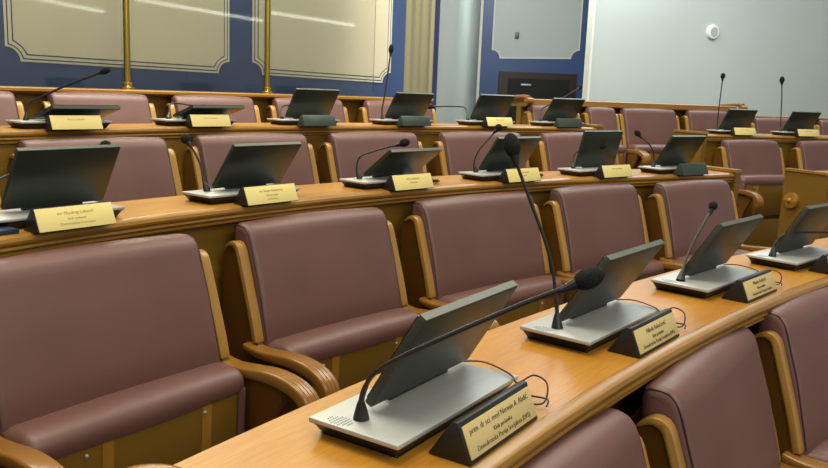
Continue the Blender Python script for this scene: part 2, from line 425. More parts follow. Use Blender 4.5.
# ------------------------------------------------------------------ desks
def desk(name, label, r, t0, t1, floor, left_end=True, right_end=True, caps=True, group=None, depth=0.17):
    tm = (t0 + t1) / 2; n = NOSE[r]; zs = ZD[r] - DH
    org = W(r, 0, tm, floor)
    root = thing(name, label, 'desk', org, 0, group)
    def bld(nm, bm, mat, par=root):
        o = build(nm, bm, mat, None, scale=False, origin=org); o.parent = par; o.location = (0, 0, 0); return o
    N = max(8, int((t1 - t0) * 90))
    b = bmesh.new(); sweep(b, [(depth, 0), (n + 0.03, 0), (n + 0.03, -0.05), (depth, -0.05)], r, t0, t1, N, zs); top = bld('desktop', b, M['desk'])
    prof = [(n + 0.0295, 0.0), (n + 0.012, -0.002), (n + 0.003, -0.008), (n, -0.018), (n + 0.003, -0.026), (n + 0.012, -0.028),
            (n + 0.014, -0.032), (n + 0.006, -0.034), (n + 0.005, -0.041), (n + 0.009, -0.044), (n + 0.019, -0.045), (n + 0.020, -0.049),
            (n + 0.013, -0.051), (n + 0.013, -0.058), (n + 0.020, -0.063), (n + 0.0295, -0.065)]
    b = bmesh.new(); sweep(b, prof, r, t0, t1, N, zs); bld('edge_moulding', b, M['nose'], top)
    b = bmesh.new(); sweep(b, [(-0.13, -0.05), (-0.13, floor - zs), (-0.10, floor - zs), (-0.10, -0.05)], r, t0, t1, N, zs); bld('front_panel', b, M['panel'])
    w = 0.05 / RAD[r]
    for flag, ta, tb in ((left_end, t0 - w, t0), (right_end, t1, t1 + w)):
        if flag:
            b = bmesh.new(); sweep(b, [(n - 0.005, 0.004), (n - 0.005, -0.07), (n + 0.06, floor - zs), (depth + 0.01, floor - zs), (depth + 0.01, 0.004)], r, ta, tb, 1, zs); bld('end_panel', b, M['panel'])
            if not caps: continue
            b = bmesh.new(); sweep(b, [(n - 0.012, 0.0045), (n - 0.012, 0.022), (depth + 0.016, 0.022), (depth + 0.016, 0.0045)], r, ta - w * 0.2, tb + w * 0.1, 1, zs); bld('end_cap', b, M['nose'])
    return root, org, bld
d1, o1, bl1 = desk('curved_desk', 'nearest curved wooden desk with three large silver terminals across its glossy top', 1, -1.0137, -0.62, FL[0], True, False, False)
# carved crest of the near desk's left end
b = bmesh.new()
tube(b, smooth_path([W(1, 0.20, -1.022, ZD[1] - 0.050), W(1, 0.15, -1.020, ZD[1] - 0.026), W(1, 0.09, -1.018, ZD[1] - 0.024), W(1, -0.02, -1.018, ZD[1] - 0.044), W(1, -0.15, -1.018, ZD[1] - 0.055)]), 0.020, 14)
bl1('end_scroll', b, M['arm'])
desk('curved_desk', 'middle curved wooden desk behind the nearest row of seats, ending at the aisle', 2, -1.16, -0.5755, FL[1], False, True)
desk('curved_desk', 'upper curved wooden desk left of the aisle, just in front of the back row', 3, -1.12, -0.549, FL[2], False, True)
desk('curved_desk', 'upper wooden desk right of the aisle with two upright microphones', 4, -0.4435, -0.12, -1.45, True, False)
d6, o6, bl6 = desk('curved_desk', 'wooden desk end at the right edge of the picture with a round knob', 6, -0.4715, -0.25, -1.5, True, False)
c = W(6, 0.085, -0.4715 - 0.0048, -0.70); ax_ = Vector((-math.cos(0.4863), -math.sin(0.4863) * -1, 0)) ; ax_ = -Vector((math.cos(-0.4863), -math.sin(-0.4863), 0))
b = bmesh.new(); tube(b, [c - ax_ * 0.01, c + ax_ * 0.02, c + ax_ * 0.028, c + ax_ * 0.02, c + ax_ * 0.02], [0.045, 0.045, 0.036, 0.026, 0.001], 24)
ball(b, c + ax_ * 0.024, 0.016, 0.016, 0.016); bl6('round_knob', b, M['nose'])

# panelled backs with a rail behind the last row of seats
def back_rail(label, t0, t1, zr, th, floor, scroll_left=False, scroll_right=False):
    tm = (t0 + t1) / 2; org = W(5, 0, tm, floor); root = thing('seat_back_rail', label, 'wooden rail', org)
    def bld(nm, bm, mat):
        o = build(nm, bm, mat, None, scale=False, origin=org); o.parent = root; o.location = (0, 0, 0); return o
    N = max(6, int((t1 - t0) * 90))
    b = bmesh.new(); sweep(b, [(-0.24, -0.006), (-0.24, -th), (-0.20, -th - 0.02), (0.09, -th - 0.02), (0.10, -th), (0.10, -0.004), (0.094, 0), (-0.234, 0)], 5, t0, t1, N, zr); bld('top_rail', b, M['nose'])
    b = bmesh.new(); sweep(b, [(-0.13, -th - 0.02), (-0.13, floor - zr), (-0.06, floor - zr), (-0.06, -th - 0.02)], 5, t0, t1, N, zr); bld('back_panel', b, M['panel'])
    for f, t, s in ((scroll_left, t0, -1), (scroll_right, t1, 1)):
        if f:
            b = bmesh.new(); w = 0.035 / 14
            for tt in (t + s * w,):
                a0, a1 = W(5, -0.30, tt - w, zr - 0.02), W(5, -0.30, tt + w, zr - 0.02)
                tube(b, [a0, a1], 0.034 * S, 18)
                tube(b, [a0 - (a1 - a0) * 0.12, a1 + (a1 - a0) * 0.12], 0.016 * S, 14)
                pts = [W(5, o_, tt, zr + z_) for o_, z_ in ((0.08, 0.0), (-0.1, 0.012), (-0.22, 0.018), (-0.30, 0.012))]
                tube(b, smooth_path(pts), 0.022 * S, 10)
            bld('rail_scroll', b, M['arm'])
    return root
back_rail('dark wooden rail along the blue wall carrying the brass poles', -1.12, -0.597, -0.083, 0.022, FL[3])
back_rail('long wooden rail above the back row in front of the grey wall', -0.5185, -0.326, -0.052, 0.055, FL[3], True, True)
back_rail('lower thin wooden rail behind the last seats at the right edge', -0.312, -0.16, -0.148, 0.012, FL[3])

# ------------------------------------------------------------------ seats
def seat(r, tL, tR, Zs, floor, label, group, scroll=(False, False), turn=0.0, lift=0.014):
    tm = (tL + tR) / 2
    Rm = RAD[r] + bump(r, tm)
    w = (tR - tL) * (Rm - 0.35)
    fz = floor - Zs
    loc = W(r, 0, tm, floor)
    root = thing('auditorium_seat', label, 'seat', loc, -tm + math.radians(turn), group)
    dz = (0, 0, -fz * S)
    def bld(nm, bm, mat, par=None):
        return build(nm, bm, mat, par or root, loc=dz if par is None else (0, 0, 0))
    # backrest
    prof = [(-0.200, -0.12), (-0.215, -0.53), (-0.36, -0.53), (-0.395, -0.515), (-0.405, -0.48), (-0.385, -0.40), (-0.355, -0.28), (-0.325, -0.19),
            (-0.312, -0.155), (-0.303, -0.125), (-0.292, -0.100), (-0.275, -0.084), (-0.250, -0.076), (-0.220, -0.078), (-0.205, -0.090)]
    b = bmesh.new(); pillow(b, prof, w, 0.026, 5, 0.008); back = bld('backrest', b, M['leather'])
    b = bmesh.new(); prism(b, [(-0.196, -0.14), (-0.210, -0.86), (-0.160, -0.86), (-0.160, -0.20)], -w / 2 + 0.03, w / 2 - 0.03, 0.004); bld('back_board', b, M['veneer'])
    for s in (-1, 1):
        b = bmesh.new(); x = s * (w / 2 - 0.006)
        tube(b, smooth_path([(x, -0.394, -0.48), (x, -0.375, -0.40), (x, -0.345, -0.28), (x, -0.316, -0.19), (x, -0.295, -0.128), (x, -0.273, -0.095), (x, -0.248, -0.0865), (x, -0.215, -0.090), (x, -0.208, -0.12)], 4), 0.0026, 6)
        bld('piping', b, M['seam'], back)
    # tipped up seat: upholstered shell and wooden underside
    ws = w - 0.006
    b = bmesh.new(); pillow(b, [(-0.36, -0.50), (-0.38, -0.85), (-0.49, -0.86), (-0.490, -0.83), (-0.502, -0.565), (-0.524, -0.560), (-0.530, -0.535), (-0.520, -0.508), (-0.50, -0.493), (-0.475, -0.487), (-0.42, -0.487)], ws, 0.035, 4, 0.006)
    for sx in (-1, 1):
        xx = sorted((sx * (ws / 2 - 0.003), sx * (ws / 2 - 0.034)))
        prism(b, [(-0.38, -0.52), (-0.38, -0.852), (-0.512, -0.852), (-0.526, -0.55)], xx[0], xx[1], 0.010, seg=3)
    bmesh.ops.translate(b, vec=(0, 0, lift), verts=b.verts)
    cu = bld('seat_cushion', b, M['leather'])
    rot = Matrix.Identity(4)
    b = bmesh.new(); prism(b, [(-0.522, -0.562), (-0.510, -0.84), (-0.485, -0.84), (-0.495, -0.562)], -ws / 2 + 0.04, ws / 2 - 0.04, 0.004); bmesh.ops.translate(b, vec=(0, 0, lift), verts=b.verts); un = bld('seat_underside', b, M['panel'])
    for xx in (-0.14, 0.2):
        b = bmesh.new(); prism(b, [(-0.525, -0.564), (-0.513, -0.838), (-0.509, -0.838), (-0.520, -0.564)], xx - 0.018, xx + 0.018, 0.001)
        bmesh.ops.translate(b, vec=(0, 0, lift), verts=b.verts); bld('batten', b, M['nose'], un)
    for xx in (-w * 0.28, w * 0.26):
        b = bmesh.new(); ball(b, (xx, -0.524, -0.585), 0.006, 0.005, 0.006, u=8, v=6)
        bmesh.ops.translate(b, vec=(0, 0, lift), verts=b.verts); bld('screw', b, M['silver'], un)
    b = bmesh.new(); box(b, -w / 2 - 0.02, w / 2 + 0.02, -0.50, -0.47, fz, -0.87 + lift, 0.003); bld('base_panel', b, M['panel'])
    # sides
    for s, sc in ((-1, scroll[0]), (1, scroll[1])):
        xa, xb = sorted((s * (w / 2 + 0.004), s * (w / 2 + 0.042)))
        xi, xo = sorted((s * (w / 2 + 0.010), s * (w / 2 + 0.034)))
        b = bmesh.new()
        prism(b, [(-0.190, -0.19), (-0.190, fz), (-0.52, fz), (-0.53, -0.9), (-0.60, -0.66), (-0.66, -0.56), (-0.66, -0.52), (-0.40, -0.50), (-0.352, -0.40), (-0.318, -0.29), (-0.293, -0.202), (-0.275, -0.166), (-0.250, -0.153), (-0.220, -0.162)], xi, xo, 0.0)
        bld('side_panel', b, M['veneer'])
        b = bmesh.new()
        path = smooth_path([(-0.212, -0.164, 0), (-0.232, -0.150, 0), (-0.254, -0.144, 0), (-0.279, -0.157, 0), (-0.298, -0.205, 0), (-0.326, -0.29, 0), (-0.358, -0.39, 0), (-0.382, -0.48, 0)], 3)
        prism(b, ribbon([(p.x, p.y) for p in path], [min(0.022, 0.006 + 0.0022 * k) for k in range(len(path))]), xa, xb, 0.005, ang=50)
        bld('side_frame', b, M['frame'])
        x0, x1 = sorted((s * (w / 2 + 0.002), s * (w / 2 + 0.068)))
        ap = smooth_path([(-0.345, -0.492, 0), (-0.42, -0.505, 0), (-0.51, -0.500, 0), (-0.60, -0.494, 0), (-0.69, -0.505, 0), (-0.745, -0.532, 0), (-0.765, -0.570, 0), (-0.76, -0.605, 0)], 3)
        n_ = len(ap)
        b = bmesh.new(); prism(b, ribbon([(p.x, p.y) for p in ap], [0.026 + 0.018 * min(1, k / (n_ * 0.5)) for k in range(n_)]), x0, x1, 0.012, ang=50, seg=3)
        arm = bld('armrest', b, M['arm'])
        b = bmesh.new()
        for q in (0.28, 0.5, 0.72):
            xx = x0 + (x1 - x0) * q
            tube(b, smooth_path([(xx, -0.67, -0.483), (xx, -0.715, -0.492), (xx, -0.762, -0.520), (xx, -0.786, -0.565), (xx, -0.782, -0.605)], 3), 0.004, 6)
        bld('carved_end', b, M['arm'], arm)
        if sc:
            b = bmesh.new(); xm0, xm1 = x0 - 0.008, x1 + 0.008
            tube(b, [(xm0, -0.718, -0.512), (xm1, -0.718, -0.512)], 0.058, 22)
            tube(b, [(xm0 - 0.008, -0.718, -0.512), (xm1 + 0.008, -0.718, -0.512)], 0.026, 16)
            bld('arm_scroll', b, M['arm'], arm)
            arm.location = (0, 0.02 * S, arm.location.z + 0.032 * S)
            b = bmesh.new()
            br = smooth_path([(-0.715, -0.555, 0), (-0.685, -0.60, 0), (-0.67, -0.67, 0), (-0.685, -0.75, 0), (-0.69, -0.80, 0), (-0.66, -0.85, 0), (-0.60, -0.87, 0)], 3)
            prism(b, ribbon([(p.x, p.y) for p in br], 0.05), x0 + 0.012, x1 - 0.012, 0.01, ang=50)
            bld('arm_bracket', b, M['arm'])
    return root
ORD = ['first', 'second', 'third', 'fourth', 'fifth', 'sixth', 'seventh']
def seat_row(r, spans, Zs, floor, where, group, scroll_first=False, scroll_last=False, labels=None, turns=None, dzs=None, lift=0.014):
    for i, (a, c_) in enumerate(spans):
        lab = labels[i] if labels else '%s seat from the left %s' % (ORD[i], where)
        seat(r, a, c_, Zs + (dzs[i] if dzs else 0), floor, lab, group, (scroll_first and i == 0, scroll_last and i == len(spans) - 1), turns[i] if turns else 0.0, lift)
seat_row(1, [(-0.988, -0.924), (-0.9105, -0.8345), (-0.8180, -0.750)], ZD[1], FL[0], '', 'mauve leather seats in the lowest row', turns=[0, 5, 0], dzs=[-0.012, -0.005, 0.015],
         labels=['mauve leather seat with only its rounded top showing at the bottom edge',
                 'mauve leather seat in the bottom right, large back with dark piping and bentwood side',
                 'mauve leather seat cut off by the right edge, in front of the nearest desk'])
seat_row(2, [(-1.075, -1.003), (-0.9845, -0.9165), (-0.8945, -0.828), (-0.8075, -0.736), (-0.7220, -0.662), (-0.649, -0.591)], ZD[2] - 0.012, FL[1], '', 'mauve leather seats between the nearest and the middle desk', False, True, dzs=[0, 0, 0, 0.006, 0.016, 0.022],
         labels=['mauve leather seat mostly outside the left edge, in front of the middle desk',
                 'largest mauve leather seat at the far left, tipped up seat showing its wooden underside',
                 'mauve leather seat right of the largest one, behind the nearest terminal',
                 'mauve leather seat behind the tall microphone of the second near terminal',
                 'mauve leather seat directly behind the tilted screen of the second near terminal',
                 'mauve leather seat with scrolled arm at the aisle end, below the middle desk'])
seat_row(3, [(-0.985, -0.921), (-0.9045, -0.8455), (-0.8257, -0.7665), (-0.7491, -0.6925), (-0.6745, -0.6145), (-0.6005, -0.543)], ZD[3], FL[2], '', 'mauve leather seats behind the middle desk', False, True,
         labels=['mauve leather seat outside the left edge behind the middle desk',
                 'mauve leather seat behind the big dark screen at the left edge of the middle desk',
                 'mauve leather seat behind the middle desk terminal whose microphone leans left',
                 'mauve leather seat behind the low flat screen on the middle desk',
                 'mauve leather seat behind the middle desk terminal right of the low flat screen',
                 'mauve leather seat at the aisle end of the upper desk, beside a scrolled wooden arm'])
seat_row(5, [(-0.905, -0.8525), (-0.8368, -0.788), (-0.7737, -0.7269), (-0.7128, -0.6673), (-0.65, -0.6006)], -0.035, FL[3], '', 'mauve leather seats along the blue wall',
         labels=['back row mauve seat at the left edge under the blue wall',
                 'back row mauve seat below the left brass pole',
                 'back row mauve seat between the two brass poles',
                 'back row mauve seat just right of the right brass pole',
                 'back row mauve seat beside the fluted pillar, last before the passage'])
seat_row(5, [(-0.5175, -0.4777), (-0.4668, -0.4425), (-0.4347, -0.386), (-0.3736, -0.333)], -0.035, FL[3], '', 'mauve leather seats under the grey wall', lift=0.05,
         labels=['back row mauve seat in front of the dark door, behind a tilted screen',
                 'narrow looking back row mauve seat just right of the blue wall',
                 'widest back row mauve seat under the grey wall, facing the aisle',
                 'back row mauve seat behind the upright microphone on the right desk'])
seat_row(5, [(-0.3091, -0.2532), (-0.2465, -0.19)], -0.09, FL[3], '', 'mauve leather seats at the right end of the back row',
         labels=['back row mauve seat between the two upright microphones on the right', 'back row mauve seat cut off by the right edge of the picture'])
seat_row(4, [(-0.4335, -0.3835), (-0.3620, -0.3092), (-0.292, -0.235)], ZD[4], -1.45, '', 'mauve leather seats in front of the right desk', False, False, lift=0.12,
         labels=['mauve leather seat across the aisle below the right desk, above plain wood',
                 'mauve leather seat at the right edge above the desk with the knob',
                 'mauve leather seat outside the right edge in front of the right desk'])

# ------------------------------------------------------------------ terminals, microphones, name plates
DEVICES = [
    (1, 0, -0.0005, -0.9852, -0.2, 31.0, [(0, 0, 0), (-0.0077, -0.0046, 0.0322), (-0.0132, -0.0143, 0.0594), (-0.0161, -0.0282, 0.0846), (-0.0162, -0.0481, 0.1048), (-0.0119, -0.0745, 0.125), (0.0016, -0.1132, 0.1503), (0.0389, -0.1821, 0.1923), (0.0845, -0.2621, 0.2388), (0.1121, -0.3205, 0.2687)], (0.1356, -0.36, 0.2926), 0.0171),
    (1, 1, -0.0004, -0.9075, -0.2, 33.5, [(0, 0, 0), (0.0043, 0.0055, 0.0385), (0.0073, 0.0167, 0.0911), (0.0096, 0.0308, 0.1508), (0.0041, 0.058, 0.222), (-0.0061, 0.0946, 0.3047), (-0.0146, 0.1256, 0.3757), (-0.0174, 0.1373, 0.4041)], (-0.0197, 0.1571, 0.4635), 0.0207),
    (1, 2, 0.0079, -0.8287, -0.4, 32.0, [(0, 0, 0), (0.0185, 0.0033, 0.0321), (0.0376, 0.0053, 0.0615), (0.0645, 0.0023, 0.104), (0.1019, -0.0078, 0.163), (0.1389, -0.0188, 0.2162)], (0.1487, -0.0208, 0.2351), 0.0144),
    (1, 3, -0.0042, -0.7569, 0.2, 30.0, [(0, 0, 0), (0.0079, 0.0017, 0.038), (0.0211, -0.0045, 0.0642), (0.0389, -0.0172, 0.0815), (0.0612, -0.0364, 0.0899), (0.1587, -0.1275, 0.0969), (0.218, -0.1836, 0.0982)], (0.2611, -0.2245, 0.0987), 0.0186),
    (2, 0, -0.0208, -0.9651, -0.1, 29.0, [(0, 0, 0), (0.0343, 0.0843, 0.0292), (0.0787, 0.1538, 0.0583), (0.1364, 0.2005, 0.0749), (0.1977, 0.2394, 0.0836), (0.3342, 0.1832, 0.134), (0.4582, 0.1414, 0.1729)], (0.4938, 0.1301, 0.1811), 0.0154),
    (2, 1, 0.0268, -0.8915, -1.1, 36.5, [(0, 0, 0), (-0.0042, 0.0163, 0.0414), (-0.0047, 0.0319, 0.0962), (-0.014, 0.0558, 0.1432), (-0.0249, 0.0777, 0.1755)], (-0.034, 0.0959, 0.2024), 0.0187),
    (2, 2, 0.0403, -0.8185, -0.3, 53.5, [(0, 0, 0), (-0.0043, 0.0146, 0.0391), (0.0006, 0.0179, 0.0723), (0.0143, 0.0109, 0.1016), (0.0438, -0.0159, 0.1186), (0.0923, -0.0615, 0.1411), (0.1373, -0.1046, 0.159)], (0.173, -0.1379, 0.1763), 0.0188),
    (2, 3, 0.0148, -0.7502, -0.0, 35.0, [(0, 0, 0), (-0.0046, 0.013, 0.0362), (0.0071, 0.0131, 0.0818), (0.0297, 0.0025, 0.1256), (0.0682, -0.0207, 0.1776), (0.0939, -0.036, 0.214)], (0.1152, -0.0489, 0.2427), 0.0194),
    (2, 4, -0.0296, -0.6848, 0.1, 13.5, [(0, 0, 0), (0.0176, 0.0196, 0.0341), (0.0404, 0.0345, 0.0663), (0.0712, 0.0405, 0.088), (0.1284, 0.0238, 0.1056), (0.199, -0.005, 0.1183)], (0.2393, -0.0299, 0.1255), 0.0173),
    (2, 5, -0.0929, -0.6270, -1.6, 31.0, [(0, 0, 0), (0.0078, 0.0063, 0.0545), (0.0036, 0.0199, 0.1048), (-0.0189, 0.0433, 0.1424), (-0.0539, 0.0751, 0.1793)], (-0.0768, 0.0975, 0.2109), 0.0182),
    (3, 0, -0.0767, -0.8937, 0.9, 74.5, [(0, 0, 0), (0.0052, 0.0029, 0.0333), (0.0132, 0.0019, 0.0658), (0.0289, -0.0114, 0.0896), (0.087, -0.0737, 0.132), (0.1402, -0.1312, 0.1696), (0.2392, -0.2408, 0.2306)], (0.2792, -0.2855, 0.2537), 0.0150),
    (3, 1, 0.0335, -0.8280, -0.7, 73.0, [(0, 0, 0), (0.0217, 0.0217, 0.0359), (0.0396, 0.0465, 0.0679), (0.0694, 0.0547, 0.0845), (0.1318, 0.0224, 0.0784), (0.1946, -0.0107, 0.0705)], (0.236, -0.0477, 0.063), 0.0141),
    (3, 2, 0.0645, -0.7654, -0.7, 32.0, [(0, 0, 0), (0.0254, 0.0537, 0.0329), (0.0636, 0.0947, 0.0627), (0.1147, 0.1201, 0.0781), (0.2076, 0.1038, 0.0834), (0.3406, 0.0459, 0.0716)], (0.4191, -0.0119, 0.0654), 0.0163),
    (3, 3, 0.0851, -0.7003, -0.1, 33.5, [(0, 0, 0), (0.0035, 0.0114, 0.0624), (0.0248, 0.016, 0.1601), (0.0566, 0.0265, 0.3217), (0.08, 0.0351, 0.4444)], (0.093, 0.0414, 0.5193), 0.0172),
    (3, 4, 0.0696, -0.6392, 0.2, 29.5, [(0, 0, 0), (0.0254, 0.0447, 0.0589), (0.0416, 0.0895, 0.087), (0.0438, 0.14, 0.094), (-0.0124, 0.2325, 0.0922), (-0.0713, 0.3259, 0.0859)], (-0.1273, 0.3791, 0.0797), 0.0177),
    (3, 5, 0.0551, -0.5825, -0.3, 34.0, [(0, 0, 0), (0.0339, 0.0398, 0.0637), (0.08, 0.0657, 0.0991), (0.1567, 0.0712, 0.1324), (0.2734, 0.0553, 0.1878), (0.4189, 0.0261, 0.2692)], (0.4549, 0.0193, 0.2907), 0.0147),
    (4, 0, 0.0023, -0.4213, 0.6, 29.5, [(0, 0, 0), (0.013, 0.0183, 0.1251), (0.0358, 0.0393, 0.288), (0.0622, 0.0605, 0.4599)], (0.0714, 0.0694, 0.5277), 0.0220),
    (4, 1, -0.0082, -0.3616, 0.5, 30.0, [(0, 0, 0), (0.0064, 0.0263, 0.1525), (0.0168, 0.0523, 0.3115), (0.0213, 0.0761, 0.4469)], (0.0268, 0.0881, 0.5217), 0.0228),
]

TL = {
 (1, 0): 'nearest silver conference terminal, its long microphone bent to the right over the screen',
 (1, 1): 'second nearest silver conference terminal with a tall microphone standing upright',
 (1, 2): 'silver conference terminal with a thin silver microphone leaning right, third on the nearest desk',
 (1, 3): 'silver conference terminal at the right edge with its microphone bent flat',
 (2, 0): 'dark conference terminal with a big upright screen at the left edge of the middle desk',
 (2, 1): 'dark conference terminal on the middle desk with its microphone leaning left',
 (2, 2): 'dark conference terminal with a low flat screen on the middle desk',
 (2, 3): 'dark conference terminal on the middle desk behind the tall near microphone',
 (2, 4): 'dark conference terminal with the most upright screen on the middle desk',
 (2, 5): 'dark conference terminal at the aisle end of the middle desk',
 (3, 0): 'folded flat terminal with a long raised microphone at the left of the upper desk',
 (3, 1): 'folded flat terminal with a low bent microphone on the upper desk',
 (3, 2): 'dark terminal on the upper desk just right of the right brass pole',
 (3, 3): 'dark terminal on the upper desk with a straight upright microphone before the blue wall',
 (3, 4): 'dark terminal on the upper desk before the dark door, its microphone bent left',
 (3, 5): 'dark terminal at the aisle end of the upper desk',
 (4, 0): 'dark terminal with an upright microphone, left one on the right desk',
 (4, 1): 'dark terminal with an upright microphone, at the right edge on the right desk'}
NP = {
 (1, 0): ('black framed gold name plate with three lines, nearest of all', ['prim. dr sci. med Nermin A. Abdić', 'Klub poslanika', 'Demokratska Partija Socijalista (DPS)']),
 (1, 1): ('black framed gold name plate in front of the second nearest terminal', ['Nikola Rakočević', 'Klub poslanika', 'Demokratska Partija Socijalista (DPS)']),
 (1, 2): ('black framed gold name plate in front of the third terminal of the nearest desk', ['Mihailo Anđušić', 'Klub poslanika', 'Demokratska Partija Socijalista']),
 (1, 3): ('black name plate cut off by the right edge on the nearest desk', ['Klub poslanika']),
 (2, 0): ('large yellow name plate at the left end of the middle desk', ['mr Miodrag Laković', 'Klub poslanika', 'Demokratska Crna Gora']),
 (2, 1): ('yellow name plate in front of the terminal whose microphone leans left', ['mr Bojan Radulović', 'Klub poslanika', 'Demokrate']),
 (2, 2): ('yellow name plate in front of the low flat screen', ['Klub poslanika', 'Demokrate']),
 (2, 3): ('yellow name plate behind the tall near microphone', ['Klub poslanika', 'Demokrate']),
 (2, 4): ('yellow name plate in front of the most upright screen on the middle desk', ['Klub poslanika']),
 (2, 5): ('blank dark name plate at the aisle end of the middle desk', None),
 (3, 0): ('yellow name plate at the left end of the upper desk', ['Klub poslanika']),
 (3, 1): ('yellow name plate left of the right brass pole on the upper desk', ['Klub poslanika']),
 (3, 2): ('blank dark name plate just right of the right brass pole', None),
 (3, 3): ('blank dark name plate before the straight microphone by the blue wall', None),
 (3, 4): ('yellow name plate on the upper desk in front of the dark door', ['Klub poslanika']),
 (3, 5): ('blank dark name plate at the aisle end of the upper desk', None),
 (4, 0): ('yellow name plate of the left terminal on the right desk', ['Klub poslanika']),
 (4, 1): ('yellow name plate at the right edge on the right desk', ['Klub poslanika'])}
DESKN = {1: 'terminals on the nearest desk', 2: 'terminals on the middle desk', 3: 'terminals on the upper desk', 4: 'terminals on the right desk'}
def terminal(r, i, ro, t, yaw, tilt, mic, tip, hr):
    zt = ZD[r]; R = RAD[r] + ro
    loc = Vector(((CX + R * math.sin(t)) * S, (CY + R * math.cos(t)) * S, (zt - DH + H) * S))
    rz = -t - math.radians(yaw)
    root = thing('conference_terminal', TL[(r, i)], 'conference terminal', loc, rz, DESKN[r])
    dz = (0, 0, DH * S)
    def bld(nm, bm, mat, par=None): return build(nm, bm, mat, par or root, loc=dz if par is None else (0, 0, 0))
    y0, y1, x0, x1 = (-0.112, 0.076, -0.050, 0.376) if r == 1 else (-0.112, 0.055, -0.075, 0.372)
    b = bmesh.new(); box(b, x0, x1, y0, y1, -0.009, 0, 0.0025); plat = bld('top_plate', b, M['silver'])
    b = bmesh.new()
    lo = [(x0 + 0.026, y0 + 0.020), (x1 - 0.02, y0 + 0.020), (x1 - 0.02, y1 - 0.01), (x0 + 0.026, y1 - 0.01)]
    hi = [(x0 + 0.004, y0 + 0.004), (x1 - 0.004, y0 + 0.004), (x1 - 0.004, y1 - 0.004), (x0 + 0.004, y1 - 0.004)]
    A = [b.verts.new((x, y, -DH + 0.0005)) for x, y in lo]; B = [b.verts.new((x, y, -0.0092)) for x, y in hi]
    b.faces.new(A); b.faces.new(B[::-1])
    for k in range(4): b.faces.new((A[k], A[(k + 1) % 4], B[(k + 1) % 4], B[k]))
    bevel(b, 0.003); bld('base', b, M['black'])
    if r == 1:
        b = bmesh.new()
        for gx in range(-3, 4):
            for gy in range(-3, 4):
                if gx * gx + gy * gy < 12: tube(b, [(-0.030 + gx * 0.0052, 0.022 + gy * 0.0072, -0.001), (-0.030 + gx * 0.0052, 0.022 + gy * 0.0072, 0.0004)], 0.0018, 6)
        bld('speaker_grille', b, M['darkline'], plat)
    # screen
    a = math.radians(tilt); rotm = Matrix.Translation((0, 0.006, 0.006)) @ Matrix.Rotation(a, 4, 'X')
    b = bmesh.new(); box(b, 0.034, 0.374, 0.0, 0.018, 0.0, 0.208, 0.004, rotm); scr = bld('screen', b, M['steel'] if r == 1 else M['steel_dim'])
    b = bmesh.new(); box(b, 0.040, 0.368, 0.0182, 0.0205, 0.008, 0.202, 0.0, rotm); bld('display', b, M['glassface'], scr)
    b = bmesh.new(); box(b, 0.036, 0.372, 0.0015, 0.0165, 0.2078, 0.2095, 0.0, rotm); bld('top_edge', b, M['edge'], scr)
    b = bmesh.new(); tube(b, [(0.10, 0.016, 0.004), (0.30, 0.016, 0.004)], 0.007, 10); bld('hinge', b, M['black'])
    # microphone
    pts = smooth_path(mic, 5)
    b = bmesh.new(); tube(b, pts, [0.0052 if k < len(pts) * 0.25 else 0.0042 for k in range(len(pts))] if r < 3 else 0.0052, 8)
    gm_ = bld('gooseneck', b, M['steel'] if (r, i) == (1, 2) else M['cablecoat'])
    dirn = (Vector(mic[1]) - Vector(mic[0])).normalized()
    b = bmesh.new(); tube(b, [Vector((0, 0, 0)), dirn * 0.006, dirn * 0.028, dirn * 0.036], [0.0145, 0.0135, 0.0085, 0.006], 14); bld('microphone_base', b, M['black'], gm_)
    e = pts[-1]; tp = Vector(tip); d = tp - e
    if d.length > (0.056 if i == 0 else 0.068): d = d.normalized() * (0.056 if i == 0 else 0.068)
    if d.length < hr * 2.0: d = d.normalized() * hr * 2.0
    b = bmesh.new(); ball(b, e + d * 0.5, hr, hr, d.length * 0.5, d.normalized()); bld('microphone_head', b, M['foam'], gm_)
    dn = d.normalized()
    b = bmesh.new(); tube(b, [e - dn * 0.022, e - dn * 0.004, e + dn * 0.012], [0.0045, hr * 0.5, hr * 0.66], 10); bld('collar', b, M['black'], gm_)
    # name plate
    lab, lines = NP[(r, i)]
    nr = thing('name_plate', lab, 'name plate', loc + Vector((0, 0, 0.0005)), rz, 'name plates on the desks')
    def bn(nm, bm, mat, par=None): return build(nm, bm, mat, par or nr, loc=dz if par is None else (0, 0, 0))
    yf, yt, zb, ztp = -0.207, -0.179, -DH + 0.0005, 0.032
    xl, xr = (0.020, 0.272)
    hm = M['black'] if lines else M['dullplate']
    b = bmesh.new(); prism(b, [(yf, zb), (yt, ztp), (yt + 0.012, ztp), (-0.124, zb)], xl, xr, 0.002); hold = bn('holder', b, hm)
    if True:
        v = Vector((0, yt - yf, ztp - zb)); ln = v.length; v.normalize(); nv = Vector((0, -v.z, v.y))
        bd = 0.005 if r == 1 else 0.002
        bt = 0.008 if r == 1 else 0.002
        mtx = Matrix(((1, 0, 0, 0), (0, nv.y, v.y, yf), (0, nv.z, v.z, zb), (0, 0, 0, 1)))
        if lines:
            b = bmesh.new(); box(b, xl + bd, xr - bd, 0.0003, 0.0028, bt, ln - bt, 0.0006, mtx); bn('plate', b, M['gold'] if r == 1 else M['paper'])
            ang = math.atan2(v.z, v.y)
            cx_ = (xl + xr) / 2
            sizes = [0.0165, 0.0115, 0.0115] if r == 1 else [0.0145, 0.010, 0.011]
            offs = [0.70, 0.46, 0.26]
            for k, tx in enumerate(lines):
                c0 = Vector((cx_, yf, zb)) + v * (ln * offs[k]) + nv * 0.0033
                sz = sizes[k] * S
                if k == 0 and len(tx) > 22: sz = 0.0150 * S
                if k == 2 and len(tx) > 30: sz = 0.0128 * S
                text_part('lettering', tx, sz, M['ink'] if r == 1 else M['inkf'], nr, c0 * S + Vector(dz), (ang, 0, 0))
